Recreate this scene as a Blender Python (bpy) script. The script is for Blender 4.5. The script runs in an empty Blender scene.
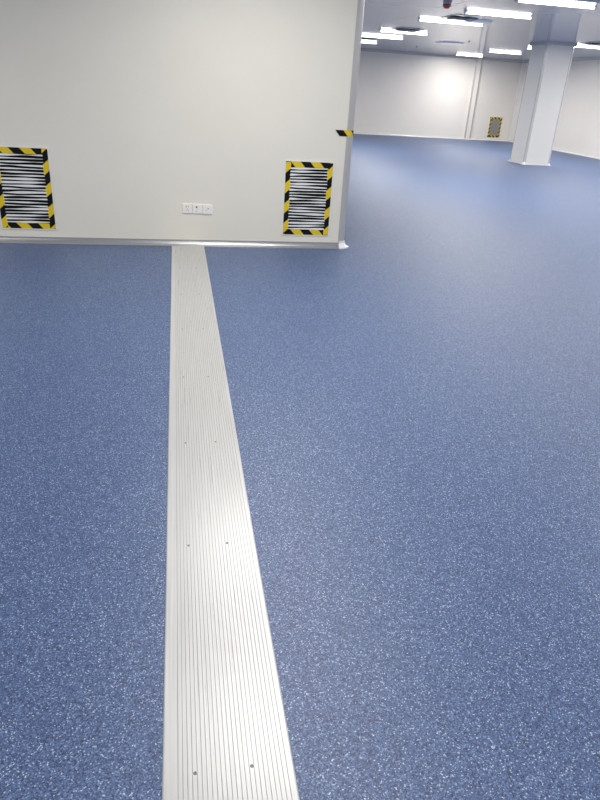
import bpy, bmesh, math, random
from mathutils import Vector, Matrix

S = bpy.context.scene
COL = S.collection
H = 1.40          # camera height
Z = 2.56          # ceiling height
WY = 6.07         # near partition face
WX = 1.563        # its side face
BY = 23.14        # far wall
RX = 11.70        # right wall
LX, RY = -6.0, -4.0   # left and rear walls (outside the frame)

# ------------------------------------------------------------------ materials
def mat(name, col, rough=.5, metal=0., spec=.5, coat=0., coat_rough=.1):
    m = bpy.data.materials.new(name); m.use_nodes = True
    b = m.node_tree.nodes['Principled BSDF']
    b.inputs['Base Color'].default_value = (*col, 1)
    b.inputs['Roughness'].default_value = rough
    b.inputs['Metallic'].default_value = metal
    b.inputs['Specular IOR Level'].default_value = spec
    b.inputs['Coat Weight'].default_value = coat
    b.inputs['Coat Roughness'].default_value = coat_rough
    return m

def N(m, t, **kw):
    n = m.node_tree.nodes.new(t)
    for k, v in kw.items(): setattr(n, k, v)
    return n

def link(m, a, b): m.node_tree.links.new(a, b)

def ramp(m, stops, interp='LINEAR'):
    r = N(m, 'ShaderNodeValToRGB'); cr = r.color_ramp; cr.interpolation = interp
    while len(cr.elements) > 1: cr.elements.remove(cr.elements[-1])
    cr.elements[0].position = stops[0][0]; cr.elements[0].color = (*stops[0][1], 1)
    for p, c in stops[1:]:
        e = cr.elements.new(p); e.color = (*c, 1)
    return r

def srgb(r, g, b):
    f = lambda c: (c/255/12.92) if c/255 <= .04045 else ((c/255+.055)/1.055)**2.4
    return (f(r), f(g), f(b))

def mottled(name, c1, c2, rough, scale=3., bump=0., **kw):
    """a colour that wanders very slightly, with an optional fine bump"""
    m = mat(name, c1, rough, **kw); b = m.node_tree.nodes['Principled BSDF']
    g = N(m, 'ShaderNodeNewGeometry')
    n = N(m, 'ShaderNodeTexNoise'); n.inputs['Scale'].default_value = scale; n.inputs['Detail'].default_value = 3
    link(m, g.outputs['Position'], n.inputs['Vector'])
    r = ramp(m, [(.3, c1), (.7, c2)]); link(m, n.outputs['Fac'], r.inputs['Fac'])
    link(m, r.outputs['Color'], b.inputs['Base Color'])
    if bump:
        n2 = N(m, 'ShaderNodeTexNoise'); n2.inputs['Scale'].default_value = 140
        link(m, g.outputs['Position'], n2.inputs['Vector'])
        bp = N(m, 'ShaderNodeBump'); bp.inputs['Strength'].default_value = bump; bp.inputs['Distance'].default_value = .002
        link(m, n2.outputs['Fac'], bp.inputs['Height']); link(m, bp.outputs['Normal'], b.inputs['Normal'])
    return m

M = {}
M['panel_near'] = mottled('cream_wall_panel', srgb(237, 232, 217), srgb(234, 229, 214), .55, 2.2)
M['panel_far'] = mottled('white_wall_panel', srgb(243, 236, 226), srgb(240, 233, 223), .3, 1.2)
M['column'] = mottled('column_panel', srgb(240, 236, 227), srgb(237, 233, 225), .35, 1.5)
M['alu'] = mat('satin_aluminium', srgb(190, 189, 187), .28, .7)
M['alu_grey'] = mat('grey_anodised_aluminium', srgb(196, 194, 190), .32, .25)
M['alu_white'] = mat('white_powder_coated_aluminium', srgb(232, 230, 226), .25, .1, coat=.4)
M['alu_profile'] = mat('pale_grey_corner_metal', srgb(212, 210, 206), .25, .2)
M['cap'] = mat('white_plastic_cap', srgb(246, 246, 244), .2, 0, coat=.5)
M['white_pvc'] = mat('white_socket_plastic', srgb(248, 244, 236), .3)
M['hole'] = mat('dark_hole', (.012, .012, .012), .8)
M['grey_hole'] = mat('grey_port', srgb(120, 120, 120), .6)
M['black'] = mat('matt_black', (.006, .006, .006), .85, spec=.2)
M['tape_black'] = mat('black_tape', srgb(12, 12, 12), .6, spec=.2)
M['tape_yellow'] = mat('yellow_tape', srgb(232, 200, 22), .45)
M['grille'] = mat('grille_white', srgb(238, 238, 236), .35, .1)
M['grille_grey'] = mat('grille_grey', srgb(150, 150, 148), .5)
M['steel'] = mat('screw_steel', srgb(150, 148, 145), .35, .9)
M['diffuser_blue'] = mat('pale_blue_grey_plate', srgb(240, 243, 248), .15, spec=.8)
M['vent_dark'] = mat('vent_dark_metal', srgb(120, 120, 116), .16, .5)
M['vent_mid'] = mat('vent_mid_metal', srgb(215, 215, 215), .15, .5)
M['det_body'] = mat('grey_detector_plastic', srgb(165, 166, 180), .4)
M['det_red'] = mat('dark_red_lens', srgb(175, 50, 68), .25, coat=.3)
M['lamp_housing'] = mat('lamp_housing', srgb(235, 235, 235), .4)

def lamp_mat(strength):
    m = bpy.data.materials.new('lamp_glow'); m.use_nodes = True
    b = m.node_tree.nodes['Principled BSDF']
    b.inputs['Base Color'].default_value = (.9, .9, .9, 1)
    b.inputs['Emission Color'].default_value = (1, .985, .96, 1)
    b.inputs['Emission Strength'].default_value = strength
    return m
LAMP_E = 58.0
M['glow'] = lamp_mat(5.0)

def floor_mat():
    m = mat('blue_speckled_vinyl', srgb(100, 124, 170), .5, spec=.95)
    b = m.node_tree.nodes['Principled BSDF']
    g = N(m, 'ShaderNodeNewGeometry')
    def vor(scale, off):
        mp = N(m, 'ShaderNodeMapping'); mp.inputs['Location'].default_value = off
        link(m, g.outputs['Position'], mp.inputs['Vector'])
        v = N(m, 'ShaderNodeTexVoronoi'); v.voronoi_dimensions = '2D'; v.feature = 'F1'
        v.inputs['Scale'].default_value = scale
        link(m, mp.outputs['Vector'], v.inputs['Vector'])
        s = N(m, 'ShaderNodeSeparateColor'); link(m, v.outputs['Color'], s.inputs['Color'])
        return s.outputs['Red'], s.outputs['Green']
    # fine chips, each cell one flat colour
    a, a2 = vor(380, (0, 0, 0))
    dark, mid0, mid1, mid2, light, pale = (srgb(22, 36, 70), srgb(46, 68, 111), srgb(66, 91, 134),
                                     srgb(82, 107, 150), srgb(118, 141, 177), srgb(188, 200, 216))
    r1 = ramp(m, [(0, dark), (.13, mid0), (.36, mid1), (.66, mid2), (.86, light), (.965, pale)], 'CONSTANT')
    link(m, a, r1.inputs['Fac'])
    # larger scattered flakes
    c, c2 = vor(170, (3.3, 1.7, 0))
    r2 = ramp(m, [(0, (.4, .45, .6)), (.08, (.8, .84, .9)), (.28, (1, 1, 1)), (.80, (1.18, 1.17, 1.14)), (.965, (1.5, 1.45, 1.35))], 'CONSTANT')
    link(m, c, r2.inputs['Fac'])
    mx = N(m, 'ShaderNodeMix', data_type='RGBA', blend_type='MULTIPLY'); mx.inputs['Factor'].default_value = .8
    link(m, r1.outputs['Color'], mx.inputs['A']); link(m, r2.outputs['Color'], mx.inputs['B'])
    link(m, mx.outputs['Result'], b.inputs['Base Color'])
    n = N(m, 'ShaderNodeTexNoise'); n.inputs['Scale'].default_value = 90; n.inputs['Detail'].default_value = 2
    link(m, g.outputs['Position'], n.inputs['Vector'])
    bp = N(m, 'ShaderNodeBump'); bp.inputs['Strength'].default_value = .12; bp.inputs['Distance'].default_value = .001
    link(m, n.outputs['Fac'], bp.inputs['Height']); link(m, bp.outputs['Normal'], b.inputs['Normal'])
    return m
M['floor'] = floor_mat()

def ceiling_mat():
    base = srgb(162, 172, 190)
    m = mat('glossy_grey_ceiling_panel', base, .12, spec=.75)
    b = m.node_tree.nodes['Principled BSDF']
    g = N(m, 'ShaderNodeNewGeometry'); s = N(m, 'ShaderNodeSeparateXYZ')
    link(m, g.outputs['Position'], s.inputs['Vector'])
    def seams(sock, off, period, w):
        a = N(m, 'ShaderNodeMath', operation='SUBTRACT'); link(m, sock, a.inputs[0]); a.inputs[1].default_value = off
        p = N(m, 'ShaderNodeMath', operation='PINGPONG'); link(m, a.outputs[0], p.inputs[0]); p.inputs[1].default_value = period/2
        l = N(m, 'ShaderNodeMath', operation='LESS_THAN'); link(m, p.outputs[0], l.inputs[0]); l.inputs[1].default_value = w
        return l.outputs[0]
    sx = seams(s.outputs['X'], 3.95, 2.35, .016); sy = seams(s.outputs['Y'], 2.1, 5.9, .03)
    mxm = N(m, 'ShaderNodeMath', operation='MAXIMUM'); link(m, sx, mxm.inputs[0]); link(m, sy, mxm.inputs[1])
    mx = N(m, 'ShaderNodeMix', data_type='RGBA')
    link(m, mxm.outputs[0], mx.inputs['Factor'])
    mx.inputs['A'].default_value = (*base, 1); mx.inputs['B'].default_value = (*srgb(92, 98, 116), 1)
    link(m, mx.outputs['Result'], b.inputs['Base Color'])
    return m
M['ceiling'] = ceiling_mat()

def strip_mat():
    m = mat('ribbed_aluminium_cover', srgb(190, 188, 181), .38, .25, spec=.5)
    b = m.node_tree.nodes['Principled BSDF']
    g = N(m, 'ShaderNodeNewGeometry')
    mp = N(m, 'ShaderNodeMapping'); mp.inputs['Scale'].default_value = (160, 3, 1)
    link(m, g.outputs['Position'], mp.inputs['Vector'])
    n = N(m, 'ShaderNodeTexNoise'); n.inputs['Scale'].default_value = 1; n.inputs['Detail'].default_value = 4
    link(m, mp.outputs['Vector'], n.inputs['Vector'])
    r = ramp(m, [(.3, srgb(196, 194, 190)), (.7, srgb(210, 208, 204))]); link(m, n.outputs['Fac'], r.inputs['Fac'])
    link(m, r.outputs['Color'], b.inputs['Base Color'])
    r2 = ramp(m, [(.3, (.27,)*3), (.7, (.42,)*3)]); link(m, n.outputs['Fac'], r2.inputs['Fac'])
    link(m, r2.outputs['Color'], b.inputs['Roughness'])
    return m
M['strip'] = strip_mat()
M['groove'] = mat('darker_groove', srgb(150, 148, 143), .6, .3)  # groove faces, a darker grey than the ribbed plate

# ------------------------------------------------------------------ helpers
def obj(name, bm, ms, parent=None, smooth=False, bevel=0):
    me = bpy.data.meshes.new(name)
    bmesh.ops.recalc_face_normals(bm, faces=bm.faces)
    if smooth:
        for f in bm.faces: f.smooth = True
    bm.to_mesh(me); bm.free()
    for m in (ms if isinstance(ms, (list, tuple)) else [ms]): me.materials.append(m)
    o = bpy.data.objects.new(name, me); COL.objects.link(o)
    if parent: o.parent = parent
    if bevel:
        b = o.modifiers.new('bevel', 'BEVEL'); b.width = bevel; b.segments = 3; b.limit_method = 'ANGLE'
    return o

def box(bm, x0, x1, y0, y1, z0, z1, mi=0):
    v = [bm.verts.new((x, y, z)) for x in (x0, x1) for y in (y0, y1) for z in (z0, z1)]
    for a in ((0,1,3,2), (4,6,7,5), (0,4,5,1), (2,3,7,6), (0,2,6,4), (1,5,7,3)):
        f = bm.faces.new([v[i] for i in a]); f.material_index = mi

def sweep(bm, prof, p0, p1, out, closed=True, mi=0):
    """prof: list of (o, z); extruded between ground points p0 and p1; o runs along the unit vector out"""
    rows = []
    for p in (p0, p1):
        rows.append([bm.verts.new((p[0]+out[0]*o, p[1]+out[1]*o, z)) for o, z in prof])
    n = len(prof)
    for i in range(n if closed else n-1):
        j = (i+1) % n
        f = bm.faces.new((rows[0][i], rows[0][j], rows[1][j], rows[1][i])); f.material_index = mi
    if closed:
        bm.faces.new(rows[0]); bm.faces.new(list(reversed(rows[1])))

def cove(r, lip=.003, n=8):
    """concave cove profile against wall (o=0) and floor (z=0)"""
    pts = [(0, 0), (r, 0), (r, lip)]
    for i in range(1, n):
        a = math.pi/2 * i/n
        pts.append((r - (r-lip)*math.sin(a), r - (r-lip)*math.cos(a)))
    pts += [(lip, r), (lip, r+.006), (0, r+.006)]
    return pts

def revolve(bm, prof, c, a0, a1, n=10, base=0.):
    rows = []
    for k in range(n+1):
        a = a0+(a1-a0)*k/n
        rows.append([bm.verts.new((c[0]+math.cos(a)*(base+o), c[1]+math.sin(a)*(base+o), z)) for o, z in prof])
    for k in range(n):
        for i in range(len(prof)):
            j = (i+1) % len(prof)
            try: bm.faces.new((rows[k][i], rows[k][j], rows[k+1][j], rows[k+1][i]))
            except ValueError: pass
    bm.faces.new(rows[0]); bm.faces.new(list(reversed(rows[-1])))

def arc_trim(bm, c, r, a0, a1, z0, z1, t=.003, n=12, lip=.012):
    """a thin rounded outside-corner profile, with a flat lip on both sides"""
    pts = [(c[0]+math.cos(a0)*r + math.sin(a0)*lip, c[1]+math.sin(a0)*r - math.cos(a0)*lip)]
    for k in range(n+1):
        a = a0+(a1-a0)*k/n
        pts.append((c[0]+math.cos(a)*r, c[1]+math.sin(a)*r))
    pts.append((c[0]+math.cos(a1)*r - math.sin(a1)*lip, c[1]+math.sin(a1)*r + math.cos(a1)*lip))
    nrm = [(math.cos(a0), math.sin(a0))] + [(math.cos(a0+(a1-a0)*k/n), math.sin(a0+(a1-a0)*k/n)) for k in range(n+1)] + [(math.cos(a1), math.sin(a1))]
    ring = [(p[0]+q[0]*t, p[1]+q[1]*t) for p, q in zip(pts, nrm)] + [(p[0]-q[0]*.004, p[1]-q[1]*.004) for p, q in reversed(list(zip(pts, nrm)))]
    lo = [bm.verts.new((x, y, z0)) for x, y in ring]; hi = [bm.verts.new((x, y, z1)) for x, y in ring]
    m = len(ring)
    for i in range(m):
        j = (i+1) % m; bm.faces.new((lo[i], lo[j], hi[j], hi[i]))
    bm.faces.new(list(reversed(lo))); bm.faces.new(hi)

def disc(bm, c, r, h, n=28, mi=0, axis='z'):
    """short cylinder; c is the centre of its lower/front face"""
    rows = []
    for k in (0, 1):
        row = []
        for i in range(n):
            a = 2*math.pi*i/n
            if axis == 'z': p = (c[0]+r*math.cos(a), c[1]+r*math.sin(a), c[2]+h*k)
            else: p = (c[0]+r*math.cos(a), c[1]+h*k, c[2]+r*math.sin(a))
            row.append(bm.verts.new(p))
        rows.append(row)
    for i in range(n):
        j = (i+1) % n; f = bm.faces.new((rows[0][i], rows[0][j], rows[1][j], rows[1][i])); f.material_index = mi
    f = bm.faces.new(rows[0]); f.material_index = mi
    f = bm.faces.new(rows[1]); f.material_index = mi

def lathe(bm, c, prof, n=28, mi=0):
    rows = [[bm.verts.new((c[0]+r*math.cos(2*math.pi*i/n), c[1]+r*math.sin(2*math.pi*i/n), c[2]+z)) for i in range(n)] for r, z in prof]
    for a, b in zip(rows, rows[1:]):
        for i in range(n):
            j = (i+1) % n; f = bm.faces.new((a[i], a[j], b[j], b[i])); f.material_index = mi
    f = bm.faces.new(rows[0]); f.material_index = mi
    f = bm.faces.new(rows[-1]); f.material_index = mi

def thing(name, label, cat, loc=(0, 0, 0), group=None):
    o = bpy.data.objects.new(name, None); COL.objects.link(o); o.location = loc; o.empty_display_size = .1
    o['label'] = label; o['category'] = cat
    if group: o['group'] = group
    return o

def struct(name, bm, ms, label=None, parent=None, **kw):
    o = obj(name, bm, ms, parent, **kw); o['kind'] = 'structure'
    if label: o['label'] = label; o['category'] = name.split('_')[0]
    return o

def clip(poly, f):
    out = []
    for i in range(len(poly)):
        a, b = poly[i], poly[(i+1) % len(poly)]; fa, fb = f(a), f(b)
        if fa >= 0: out.append(a)
        if (fa >= 0) != (fb >= 0):
            t = fa/(fa-fb); out.append((a[0]+(b[0]-a[0])*t, a[1]+(b[1]-a[1])*t))
    return out

def tape(name, L, w, period, phase, place, parent=None, slices=None, k0=-3):
    """striped tape; stripe polygons lie in (s,t), 0<s<L, 0<t<w, and place() maps them to space"""
    bm = bmesh.new(); k = k0
    while (k*period/2+phase) < L+w+period:
        s0 = k*period/2+phase; s1 = s0+period/2
        poly = [(s0, w), (s1, w), (s1+w*.9, 0), (s0+w*.9, 0)]
        poly = clip(poly, lambda p: p[0]); poly = clip(poly, lambda p: L-p[0]) if poly else poly
        cuts = slices or [0, L]
        if len(poly) > 2:
            for a, b in zip(cuts, cuts[1:]):
                q = clip(poly, lambda p: p[0]-a); q = clip(q, lambda p: b-p[0]) if q else q
                if len(q) > 2:
                    try:
                        f = bm.faces.new([bm.verts.new(place(s, t)) for s, t in q]); f.material_index = k % 2
                    except ValueError: pass
        k += 1
    bmesh.ops.remove_doubles(bm, verts=bm.verts, dist=1e-5)
    o = obj(name, bm, [M['tape_black'], M['tape_yellow']], parent)
    return o

# ------------------------------------------------------------------ the setting
bm = bmesh.new(); box(bm, LX, RX+.1, RY, BY+.1, -.1, 0)
struct('floor', bm, M['floor'], 'blue speckled vinyl floor of the whole hall')
bm = bmesh.new(); box(bm, LX, RX+.1, RY, BY+.1, Z, Z+.1)
struct('ceiling', bm, M['ceiling'], 'glossy grey panelled ceiling over the hall')

R = .058; cx, cy = WX-R, WY+R
bm = bmesh.new(); box(bm, LX, cx, WY, WY+.08, 0, Z)
struct('wall_front', bm, M['panel_near'], 'plain cream partition wall in the foreground on the left')
bm = bmesh.new(); box(bm, WX-.08, WX, cy, BY, 0, Z)
struct('wall_side', bm, M['panel_near'], 'side face of the cream partition running back')
bm = bmesh.new(); box(bm, LX, RX+.1, BY, BY+.1, 0, Z)
struct('wall_back', bm, M['panel_far'], 'white far wall at the end of the hall')
bm = bmesh.new(); box(bm, RX, RX+.1, RY, BY, 0, Z)
struct('wall_right', bm, M['panel_far'], 'white wall along the right side of the hall')
bm = bmesh.new(); box(bm, LX-.1, LX, RY, WY+.08, 0, Z)
struct('wall_left', bm, M['panel_far'])
bm = bmesh.new(); box(bm, LX-.1, RX+.1, RY-.1, RY, 0, Z)
struct('wall_rear', bm, M['panel_far'])

# rounded aluminium corner of the near partition, its base cove and corner cap
bm = bmesh.new(); arc_trim(bm, (cx, cy), R, -math.pi/2, 0, .05, Z)
struct('trim_1', bm, M['alu_grey'], 'rounded grey aluminium corner profile of the near partition', smooth=False)
CR = .046
bm = bmesh.new(); sweep(bm, cove(CR), (LX, WY), (cx, WY), (0, -1))
struct('baseboard_front', bm, M['alu'], 'shiny aluminium cove along the foot of the near partition')
bm = bmesh.new(); sweep(bm, cove(CR), (WX, cy), (WX, BY-.05), (1, 0))
struct('baseboard_side', bm, M['alu'])
bm = bmesh.new()
capp = [(0, 0), (CR+.006, 0), (CR+.006, .012), (CR*.72, .017), (CR*.42, .030), (CR*.2, .046), (.010, .062), (0, .064)]
revolve(bm, capp, (cx, cy), -math.pi/2-.05, .05, 10, base=R)
struct('trim_2', bm, M['cap'], 'white moulded cap at the foot of the partition corner')

# far room trims
for i, (n, p0, p1, out, lab) in enumerate([
    ('baseboard_back', (WX+.05, BY), (RX-.05, BY), (0, -1), 'white cove along the foot of the far wall'),
    ('baseboard_right', (RX, RY+.05), (RX, BY-.05), (-1, 0), 'white cove along the foot of the right wall')]):
    bm = bmesh.new(); sweep(bm, cove(.05), p0, p1, out); struct(n, bm, M['alu_white'], lab)
def inv(prof): return [(o, Z-z) for o, z in prof]
bm = bmesh.new(); sweep(bm, inv(cove(.05)), (WX+.05, BY), (RX-.05, BY), (0, -1))
struct('trim_3', bm, M['alu_grey'], 'grey cove where the far wall meets the ceiling')
bm = bmesh.new(); sweep(bm, inv(cove(.05)), (RX, RY+.05), (RX, BY-.05), (-1, 0))
struct('trim_4', bm, M['alu_grey'], 'grey cove where the right wall meets the ceiling')
# concave vertical profile in the far right corner
bm = bmesh.new(); r = .06
pts = [(RX, BY), (RX-r, BY)] + [(RX-r+(r-.003)*math.sin(a), BY-r+(r-.003)*math.cos(a)) for a in [math.pi/2*k/8 for k in range(9)]] + [(RX, BY-r)]
lo = [bm.verts.new((x, y, .0)) for x, y in pts]; hi = [bm.verts.new((x, y, Z)) for x, y in pts]
for i in range(len(pts)):
    j = (i+1) % len(pts); bm.faces.new((lo[i], lo[j], hi[j], hi[i]))
bm.faces.new(lo); bm.faces.new(hi)
struct('trim_5', bm, M['alu_white'], 'white vertical profile in the far right corner of the hall')

# shallow pilaster on the far wall
px0, px1, pd = 9.955, 10.165, .10
bm = bmesh.new(); box(bm, px0+.02, px1-.02, BY-pd, BY, 0, Z); box(bm, px0, px1, BY-pd+.02, BY, 0, Z)
pil = struct('pilaster', bm, M['panel_far'], 'narrow white pilaster on the far wall left of the small grille')
for c, a0, a1 in (((px0+.02, BY-pd+.02), -math.pi, -math.pi/2), ((px1-.02, BY-pd+.02), -math.pi/2, 0)):
    bm = bmesh.new(); arc_trim(bm, c, .02, a0, a1, .04, Z, lip=.018); o = obj('corner_profile', bm, M['alu_grey'], pil)
bm = bmesh.new()
sweep(bm, cove(.04), (px0, BY-pd), (px1, BY-pd), (0, -1)); sweep(bm, cove(.04), (px1, BY-pd), (px1, BY-.05), (1, 0)); sweep(bm, cove(.04), (px0, BY-pd), (px0, BY-.05), (-1, 0))
obj('base_cove', bm, M['alu_white'], pil)

# ------------------------------------------------------------------ the free-standing column
KX0, KX1, KY0, KY1 = 8.07, 8.75, 15.02, 15.74
kc = ((KX0+KX1)/2, (KY0+KY1)/2)
col = thing('square_column', 'square white clad column standing free on the blue floor', 'column', (kc[0], kc[1], 0))
def shift(o):
    for v in o.data.vertices: v.co.x -= kc[0]; v.co.y -= kc[1]
    return o
kr = .035
bm = bmesh.new(); box(bm, KX0+kr, KX1-kr, KY0, KY1, 0, Z-.001); shift(obj('cladding_panel', bm, M['column'], col))
bm = bmesh.new(); box(bm, KX0, KX0+kr+.001, KY0+kr, KY1-kr, 0, Z-.001); shift(obj('cladding_panel', bm, M['column'], col))
bm = bmesh.new(); box(bm, KX1-kr-.001, KX1, KY0+kr, KY1-kr, 0, Z-.001); shift(obj('cladding_panel', bm, M['column'], col))
for (x, y), a0 in (((KX0+kr, KY0+kr), -math.pi), ((KX1-kr, KY0+kr), -math.pi/2), ((KX1-kr, KY1-kr), 0), ((KX0+kr, KY1-kr), math.pi/2)):
    bm = bmesh.new(); arc_trim(bm, (x, y), kr, a0, a0+math.pi/2, .03, Z-.001, lip=.012)
    o = shift(obj('corner_profile', bm, M['alu_profile'], col)); o['label'] = 'rounded grey metal corner profile'
    bm = bmesh.new(); revolve(bm, [(0, 0), (.045, 0), (.045, .01), (.02, .03), (.006, .055), (0, .056)], (x, y), a0, a0+math.pi/2, 8, base=kr)
    shift(obj('corner_cap', bm, M['cap'], col))
for p0, p1, out in (((KX0+kr, KY0), (KX1-kr, KY0), (0, -1)), ((KX0, KY0+kr), (KX0, KY1-kr), (-1, 0)), ((KX1, KY0+kr), (KX1, KY1-kr), (1, 0)), ((KX0+kr, KY1), (KX1-kr, KY1), (0, 1))):
    bm = bmesh.new(); sweep(bm, cove(.04), p0, p1, out); shift(obj('base_cove', bm, M['alu_white'], col))
bm = bmesh.new()
for p0, p1, out in (((KX0-.04, KY0), (KX1+.04, KY0), (0, -1)), ((KX0, KY0-.04), (KX0, KY1+.04), (-1, 0)), ((KX1, KY0-.04), (KX1, KY1+.04), (1, 0)), ((KX0-.04, KY1), (KX1+.04, KY1), (0, 1))):
    sweep(bm, [(o, z-.001) for o, z in inv(cove(.04))], p0, p1, out)
shift(obj('top_cove', bm, M['alu_grey'], col))

# ------------------------------------------------------------------ floor expansion-joint cover
SX0, SX1, SY0, SY1 = -.068, .228, -1.2, WY-CR-.002
strip = thing('expansion_joint_cover', 'long ribbed aluminium joint cover strip running across the blue floor to the partition', 'floor strip', ((SX0+SX1)/2, 0, 0))
scx = (SX0+SX1)/2
strip.rotation_euler = (0, 0, .003)
T = .006
prof = [(SX0, 0, 0), (SX0+.0012, .004, 0), (SX0+.004, T, 0)]
x = SX0+.034; pitch = .0106; gw = .0011
while x < SX1-.016:
    prof += [(x, T, 0), (x+.0002, T-.0014, 1), (x+gw, T-.0014, 1), (x+gw+.0002, T, 1)]
    x += pitch
prof += [(SX1-.004, T, 0), (SX1-.0012, .004, 0), (SX1, 0, 0)]
bm = bmesh.new(); ys = [SY0, SY1]
rows = [[bm.verts.new((p[0]-scx, y, p[1])) for p in prof] for y in ys]
for i in range(len(prof)-1):
    f = bm.faces.new((rows[0][i], rows[0][i+1], rows[1][i+1], rows[1][i])); f.material_index = prof[i+1][2]
obj('ribbed_plate', bm, [M['strip'], M['groove']], strip)
for y in (.21, .93, 1.722, 2.40, 3.08, 3.80, 4.52, 5.24):
    for x in (.005, .1325):
        bm = bmesh.new(); c = (x-scx, y, T-.0005)
        lathe(bm, c, [(.0046, 0), (.0046, .0008), (.0038, .0016), (.0018, .0019)], 20)
        box(bm, c[0]-.0026, c[0]+.0026, c[1]-.0004, c[1]+.0004, c[2]+.0012, c[2]+.0021, 1)
        box(bm, c[0]-.0004, c[0]+.0004, c[1]-.0026, c[1]+.0026, c[2]+.0012, c[2]+.0021, 1)
        obj('screw', bm, [M['steel'], M['hole']], strip)

# ------------------------------------------------------------------ return-air grilles
def grille(loc, w, h, label, seed, phases, group='hazard taped return air grilles', tp=.18, tw=.048):
    """w, h: outer size of the taped rectangle"""
    rnd = random.Random(seed)
    t = thing('return_air_grille', label, 'grille', loc, group)
    iw, ih = w-2*tw+.01, h-2*tw+.01           # opening
    bm = bmesh.new()
    e = .010                                   # flange showing beyond the tape
    for a in ((-w/2-e, w/2+e, ih/2, h/2+e), (-w/2-e, w/2+e, -h/2-e, -ih/2), (-w/2-e, -iw/2, -ih/2, ih/2), (iw/2, w/2+e, -ih/2, ih/2)):
        box(bm, a[0], a[1], -.006, -.0001, a[2], a[3])
    obj('frame', bm, M['grille'], t, bevel=.0015)
    bm = bmesh.new(); box(bm, -iw/2, iw/2, -.0012, -.0002, -ih/2, ih/2); obj('backing', bm, M['black'], t)
    bm = bmesh.new(); n = 21; p = ih/n
    for i in range(n):
        z = -ih/2 + (i+.5)*p
        seg = 9; base = rnd.uniform(.12, .24)*p; tilt = rnd.uniform(-.007, .007)
        rows = []
        ph = rnd.uniform(0, 6.28); ph2 = rnd.uniform(0, 6.28)
        for k in range(seg+1):
            u = k/seg; x = -iw/2+iw*u
            zz = z + tilt*(u-.5)
            hh = max(.0012, base*(1+.55*math.sin(ph+u*4.2)+.25*math.sin(ph2+u*9)))
            rows.append([bm.verts.new(q) for q in ((x, -.0012, zz+hh*.9), (x, -.0068, zz+hh*.5), (x, -.0080, zz-hh), (x, -.0070, zz-hh-.001), (x, -.0012, zz-hh*.4))])
        for a, b in zip(rows, rows[1:]):
            for j in range(5): bm.faces.new((a[j], a[(j+1) % 5], b[(j+1) % 5], b[j]))
        bm.faces.new(rows[0]); bm.faces.new(list(reversed(rows[-1])))
    lv = obj('louvre_blades', bm, M['grille'], t)
    Y = -.0066
    tape('hazard_tape', w, tw, tp, phases[0], lambda s, q: (-w/2+s, Y, h/2-tw+q), t)
    tape('hazard_tape', w, tw, tp, phases[1], lambda s, q: (-w/2+s, Y, -h/2+q), t)
    # turned a quarter: s runs down the side
    tape('hazard_tape', h-.01, tw, tp, phases[2], lambda s, q: (-w/2+q, Y-.0004, h/2-.005-s), t)
    tape('hazard_tape', h-.01, tw, tp, phases[3], lambda s, q: (w/2-tw+q, Y-.0004, h/2-.005-s), t)
    return t

gR = grille((1.169, WY, .449), .438, .655, 'white louvred wall grille with yellow and black tape, right of the three sockets', 5, (-.045, -.02, .055, .11))
gL = grille((-1.318, WY, .460), .446, .670, 'white louvred grille with yellow and black tape, cut by the left photo edge', 11, (.13, .03, .10, .17))

# far, small looking grille on the back wall: grey mesh filling
t = thing('return_air_grille', 'grey wall grille framed in yellow and black tape on the far wall', 'grille', (11.062, BY, .44), 'hazard taped return air grilles')
w, h, tw = .45, .665, .07
bm = bmesh.new()
for a in ((-w/2-.01, w/2+.01, h/2-tw, h/2+.01), (-w/2-.01, w/2+.01, -h/2-.01, -h/2+tw), (-w/2-.01, -w/2+tw, -h/2, h/2), (w/2-tw, w/2+.01, -h/2, h/2)):
    box(bm, a[0], a[1], -.006, -.0001, a[2], a[3])
obj('frame', bm, M['grille'], t)
bm = bmesh.new(); box(bm, -w/2+tw, w/2-tw, -.0012, -.0002, -h/2+tw, h/2-tw); obj('backing', bm, M['grille_grey'], t)
bm = bmesh.new()
for i in range(20):
    z = -h/2+tw+(h-2*tw)*(i+.5)/20; box(bm, -w/2+tw, w/2-tw, -.006, -.0012, z-.004, z+.003)
obj('louvre_blades', bm, M['grille_grey'], t)
tape('hazard_tape', w, tw, .13, .0, lambda s, q: (-w/2+s, -.0066, h/2-tw+q), t)
tape('hazard_tape', w, tw, .13, .03, lambda s, q: (-w/2+s, -.0066, -h/2+q), t)
tape('hazard_tape', h, tw, .13, .05, lambda s, q: (-w/2+q, -.007, h/2-s), t)
tape('hazard_tape', h, tw, .13, .02, lambda s, q: (w/2-tw+q, -.007, h/2-s), t)

# ------------------------------------------------------------------ tape wrapped round the partition corner
x0 = 1.383; y0 = WY-.0042; Lf = cx-x0; r = R+.0042
def wrap(s, q):
    z = 1.007+q
    if s <= Lf: return (x0+s, y0, z)
    a = (s-Lf)/r
    if a <= math.pi/2: return (cx+math.sin(a)*r, cy-math.cos(a)*r, z)
    return (cx+r, cy+(s-Lf-math.pi/2*r), z)
TL = Lf+math.pi/2*r+.05
cuts = [0, Lf*.5, Lf]+[Lf+math.pi/2*r*k/10 for k in range(1, 11)]+[TL]
def tape_wrapped():
    w = .05
    o = tape('hazard_tape', TL, w, .15, .0, wrap, None, cuts, 0)
    return o
tw_ = tape_wrapped()
tw_['label'] = 'short strip of yellow and black tape wrapped round the partition corner profile'; tw_['category'] = 'tape'

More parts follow.
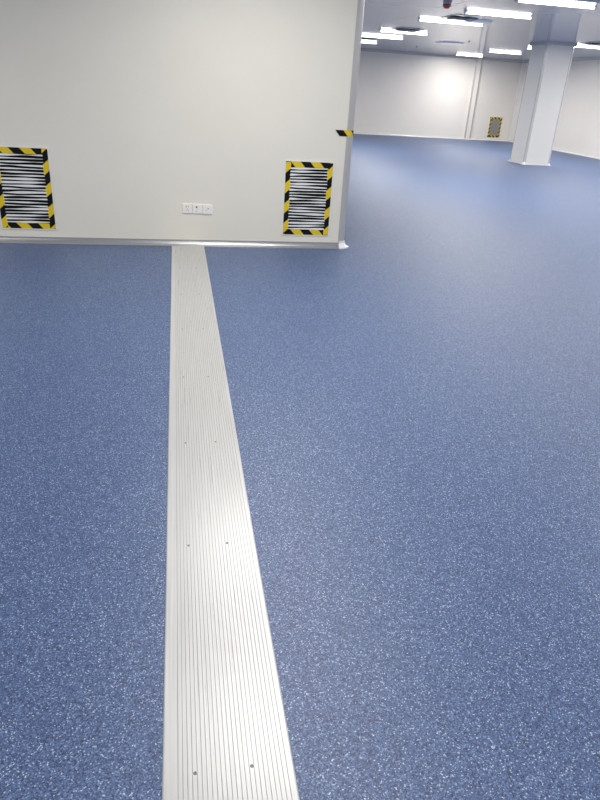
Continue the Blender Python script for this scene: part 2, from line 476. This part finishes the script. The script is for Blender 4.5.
# ------------------------------------------------------------------ three socket plates
def socket(x, z, label, kind, tilt=0):
    t = thing('wall_socket', label, 'socket', (x, WY, z), 'white wall plates in a row')
    t.rotation_euler = (0, tilt, 0)
    bm = bmesh.new(); s = .0425
    box(bm, -s, s, -.010, -.0002, -s, s); obj('plate', bm, M['white_pvc'], t, bevel=.003)
    bm = bmesh.new(); box(bm, -.034, .034, -.0112, -.009, -.034, .034); obj('insert', bm, M['white_pvc'], t, bevel=.001)
    bm = bmesh.new(); Y0, Y1 = -.0117, -.0108
    def slot(cx_, cz_, w_, h_, mi=0, ang=0):
        b2 = [(-w_/2, -h_/2), (w_/2, -h_/2), (w_/2, h_/2), (-w_/2, h_/2)]
        ca, sa = math.cos(ang), math.sin(ang)
        v = []
        for y in (Y0, Y1):
            v.append([bm.verts.new((cx_+a*ca-b*sa, y, cz_+a*sa+b*ca)) for a, b in b2])
        for i in range(4):
            j = (i+1) % 4; f = bm.faces.new((v[0][i], v[0][j], v[1][j], v[1][i])); f.material_index = mi
        f = bm.faces.new(v[0]); f.material_index = mi
    if kind == 'power':
        slot(-.010, .017, .005, .014); slot(.010, .017, .0035, .012, 1)
        slot(0, -.005, .004, .009); slot(-.010, -.021, .004, .010, 0, -.5); slot(.010, -.021, .004, .010, 1, .5)
    elif kind == 'data':
        slot(-.008, .017, .017, .009); slot(-.008, .009, .009, .004, 1); slot(-.008, -.021, .012, .003, 1); slot(.002, -.004, .006, .002, 1)
    else:
        slot(.006, .008, .013, .006, 1); slot(-.010, -.008, .005, .004, 1); slot(-.008, -.018, .010, .008, 2)
    obj('openings', bm, [M['hole'], M['grey_hole'], M['cap']], t)
    return t
socket(.0625, .336, 'white five-hole power socket plate, leftmost of the three above the floor strip', 'power')
socket(.153, .334, 'white data plate with a dark wide slot, middle of the three wall plates', 'data', .01)
socket(.245, .331, 'white port plate with a small grey slot, rightmost of the three wall plates', 'port', .02)

# ------------------------------------------------------------------ ceiling lights
def lamp(cxx, cyy, label, L=1.10, W=.12, T=.036, group='LED batten lights on the ceiling'):
    t = thing('ceiling_light', label, 'light', (cxx, cyy, Z), group)
    bm = bmesh.new(); box(bm, -L/2+.01, L/2-.01, -W/2+.02, W/2-.02, -.022, -.0005); obj('housing', bm, M['lamp_housing'], t)
    bm = bmesh.new(); n = 10; rows = []
    for k, (x, s) in enumerate([(-L/2+.02, .45), (-L/2+.035, .8), (-L/2+.07, 1), (L/2-.07, 1), (L/2-.035, .8), (L/2-.02, .45)]):
        rows.append([bm.verts.new((x, -W/2*s*math.cos(math.pi*i/n), -.022-(T-.022)*s*math.sin(math.pi*i/n))) for i in range(n+1)])
    for a, b in zip(rows, rows[1:]):
        for i in range(n): bm.faces.new((a[i], a[i+1], b[i+1], b[i]))
    bm.faces.new(rows[0]); bm.faces.new(list(reversed(rows[-1])))
    obj('diffuser', bm, M['glow'], t, smooth=True)
    for s in (-1, 1):
        bm = bmesh.new(); a, b = sorted((s*L/2, s*(L/2-.02))); box(bm, a, b, -W/2*.55, W/2*.55, -.040, -.0005)
        obj('end_cap', bm, M['lamp_housing'], t)
    # the light it gives: a real area lamp of the diffuser's size just under it
    l = bpy.data.lights.new('batten', 'AREA'); l.shape = 'RECTANGLE'; l.size = L-.1; l.size_y = W*.8
    l.energy = LAMP_E*1.0*math.pi*1.1*.12; l.color = (1, .99, .972)
    o = bpy.data.objects.new('batten_lamp', l); COL.objects.link(o); o.location = (cxx, cyy, Z-T-.004)
    return t
for x, y, lab, L in (
    (4.92, 9.13, 'bright batten light above the column at the top of the photo, nearest of all', 1.13),
    (4.91, 10.83, 'bright batten light left of the nearest one, second in the long row of lights', 1.11),
    (4.80, 12.50, 'bright batten light just below the dark speckled vent, third in the long row', 1.22),
    (4.86, 15.37, 'bright batten light with a dark vent behind it, fourth in the long row', 1.09),
    (4.89, 17.16, 'bright batten light half hidden by the partition edge, fifth in the long row', 1.08),
    (4.89, 19.42, 'short visible end of a batten light low beside the partition edge', 1.06),
    (9.33, 15.25, 'bright batten light cut by the right edge of the photo, right of the column', 1.05),
    (9.12, 17.00, 'stub of a bright batten light showing at the left side of the column top', 1.05),
    (9.12, 19.27, 'thin batten light between the pilaster and the column, in front of the far wall', 1.0),
    (9.16, 21.87, 'thin batten light nearest the far wall, ending at the pilaster', .92)):
    lamp(x, y, lab, L)
# the rest of the hall's lights, outside the frame: plain area lamps of the same size on the ceiling
def area(x, y, p=1.0):
    l = bpy.data.lights.new('batten', 'AREA'); l.shape = 'RECTANGLE'; l.size = 1.1; l.size_y = .14
    l.energy = LAMP_E*.56*math.pi*1.1*.14*p; l.color = (1, .99, .972)
    o = bpy.data.objects.new('batten_lamp', l); COL.objects.link(o); o.location = (x, y, Z-.03)
for y, p in ((-2.4, .5), (-.65, .6), (1.1, .65), (2.85, 1.0), (4.6, 1.25)):
    for x in (-3.6, .65, 4.9, 9.1): area(x, y, p)
for y in (6.9, 9.1, 11.0, 12.9):
    area(9.1, y, 1.6)
area(4.9, 6.9)

# ------------------------------------------------------------------ ceiling vents, detectors
def vent(x, y, label, s=.5):
    t = thing('ceiling_vent', label, 'vent', (x, y, Z), 'square air vents in the ceiling')
    bm = bmesh.new(); box(bm, -s/2, s/2, -s/2, s/2, -.006, -.0004); obj('backing', bm, M['vent_dark'], t)
    bm = bmesh.new()
    for a in ((-s/2-.02, s/2+.02, -s/2-.02, -s/2+.02), (-s/2-.02, s/2+.02, s/2-.02, s/2+.02), (-s/2-.02, -s/2+.02, -s/2, s/2), (s/2-.02, s/2+.02, -s/2, s/2)):
        box(bm, a[0], a[1], a[2], a[3], -.009, -.0004)
    obj('frame', bm, M['vent_mid'], t)
    for k in range(1, 5):
        q = s/2-.055*k; bm = bmesh.new()
        o_, i_ = q+.016, q-.018
        v = [[bm.verts.new((sx*d, sy*d, zz)) for sx, sy in ((-1, -1), (1, -1), (1, 1), (-1, 1))] for d, zz in ((o_, -.022), (i_, -.008))]
        for i in range(4):
            j = (i+1) % 4; bm.faces.new((v[0][i], v[0][j], v[1][j], v[1][i]))
        o = obj('deflector_ring', bm, M['vent_dark'] if k % 2 else M['vent_mid'], t)
        so = o.modifiers.new('s', 'SOLIDIFY'); so.thickness = .003
    return t
vent(4.70, 11.75, 'dark speckled square air vent behind the third light of the long row')
vent(4.74, 14.75, 'dark square air vent directly behind the fourth light of the long row')
vent(8.95, 14.45, 'dark square air vent at the right photo edge behind the light beside the column')
vent(5.05, 8.45, 'dark brownish vent edge at the top right corner of the photo')
vent(4.80, 18.05, 'faint dark vent below the half hidden light beside the partition edge', .5)
# round diffuser plates
def plate(x, y, r, label):
    t = thing('round_diffuser', label, 'diffuser', (x, y, Z), 'round pale plates on the ceiling')
    bm = bmesh.new(); lathe(bm, (0, 0, 0), [(r, -.0005), (r, -.008), (r*.92, -.014), (r*.9, -.004)], 36); obj('rim', bm, M['diffuser_blue'], t)
    bm = bmesh.new(); lathe(bm, (0, 0, 0), [(r*.8, -.006), (r*.8, -.018), (r*.7, -.026), (r*.3, -.030)], 36); obj('disc', bm, M['diffuser_blue'], t)
plate(6.75, 17.45, .36, 'pale blue-grey round plate on the ceiling between the two rows of lights')
plate(5.12, 12.05, .24, 'pale blue-grey round plate beside the dark speckled vent')
# detector with a red lens
t = thing('smoke_detector', 'grey ceiling detector with a dark red lens at the top edge of the photo', 'detector', (3.56, 9.50, Z))
bm = bmesh.new(); lathe(bm, (0, 0, 0), [(.068, -.0005), (.068, -.025), (.058, -.035), (.058, -.085), (.054, -.09)], 28); obj('body', bm, M['det_body'], t)
bm = bmesh.new(); lathe(bm, (0, 0, 0), [(.056, -.0905), (.054, -.110), (.040, -.130), (.016, -.140)], 28); obj('lens', bm, M['det_red'], t, smooth=True)
for x, y, lab in ((6.90, 16.6, 'tiny dark sprinkler head right of the larger pale round plate'), (6.76, 20.0, 'tiny dark sprinkler head on the ceiling above the far wall')):
    t = thing('sprinkler_head', lab, 'sprinkler', (x, y, Z), 'sprinkler heads')
    bm = bmesh.new(); lathe(bm, (0, 0, 0), [(.04, -.0005), (.04, -.005), (.018, -.009)], 20); obj('escutcheon', bm, M['vent_mid'], t)
    bm = bmesh.new(); lathe(bm, (0, 0, 0), [(.010, -.0095), (.010, -.020), (.024, -.021), (.024, -.024)], 20); obj('nozzle', bm, M['vent_dark'], t)

# ------------------------------------------------------------------ camera
F = 640.0
th = math.radians(26.174); roll = math.radians(3.633); yaw = math.radians(-11.356)
F0 = Vector((0, math.cos(th), -math.sin(th))); R0 = Vector((1, 0, 0)); U0 = Vector((0, math.sin(th), math.cos(th)))
X = math.cos(roll)*R0 + math.sin(roll)*U0; Yv = -math.sin(roll)*R0 + math.cos(roll)*U0
Rz = Matrix.Rotation(yaw, 3, 'Z'); X, Yv, F0 = Rz@X, Rz@Yv, Rz@F0
cam = bpy.data.cameras.new('camera'); co = bpy.data.objects.new('camera', cam); COL.objects.link(co)
cam.sensor_fit = 'VERTICAL'; cam.sensor_height = 36; cam.lens = 36*F/800; cam.clip_end = 100; cam.clip_start = .02
mt = Matrix((X, Yv, -F0)).transposed().to_4x4(); mt.translation = Vector((0, 0, H)); co.matrix_world = mt
S.camera = co

# ------------------------------------------------------------------ world and view
w = bpy.data.worlds.new('world'); S.world = w; w.use_nodes = True
w.node_tree.nodes['Background'].inputs['Color'].default_value = (.8, .85, 1, 1)
w.node_tree.nodes['Background'].inputs['Strength'].default_value = .3
S.view_settings.view_transform = 'Standard'; S.view_settings.look = 'None'; S.view_settings.exposure = .95
S.cycles.max_bounces = 10; S.cycles.diffuse_bounces = 6; S.cycles.sample_clamp_indirect = 6
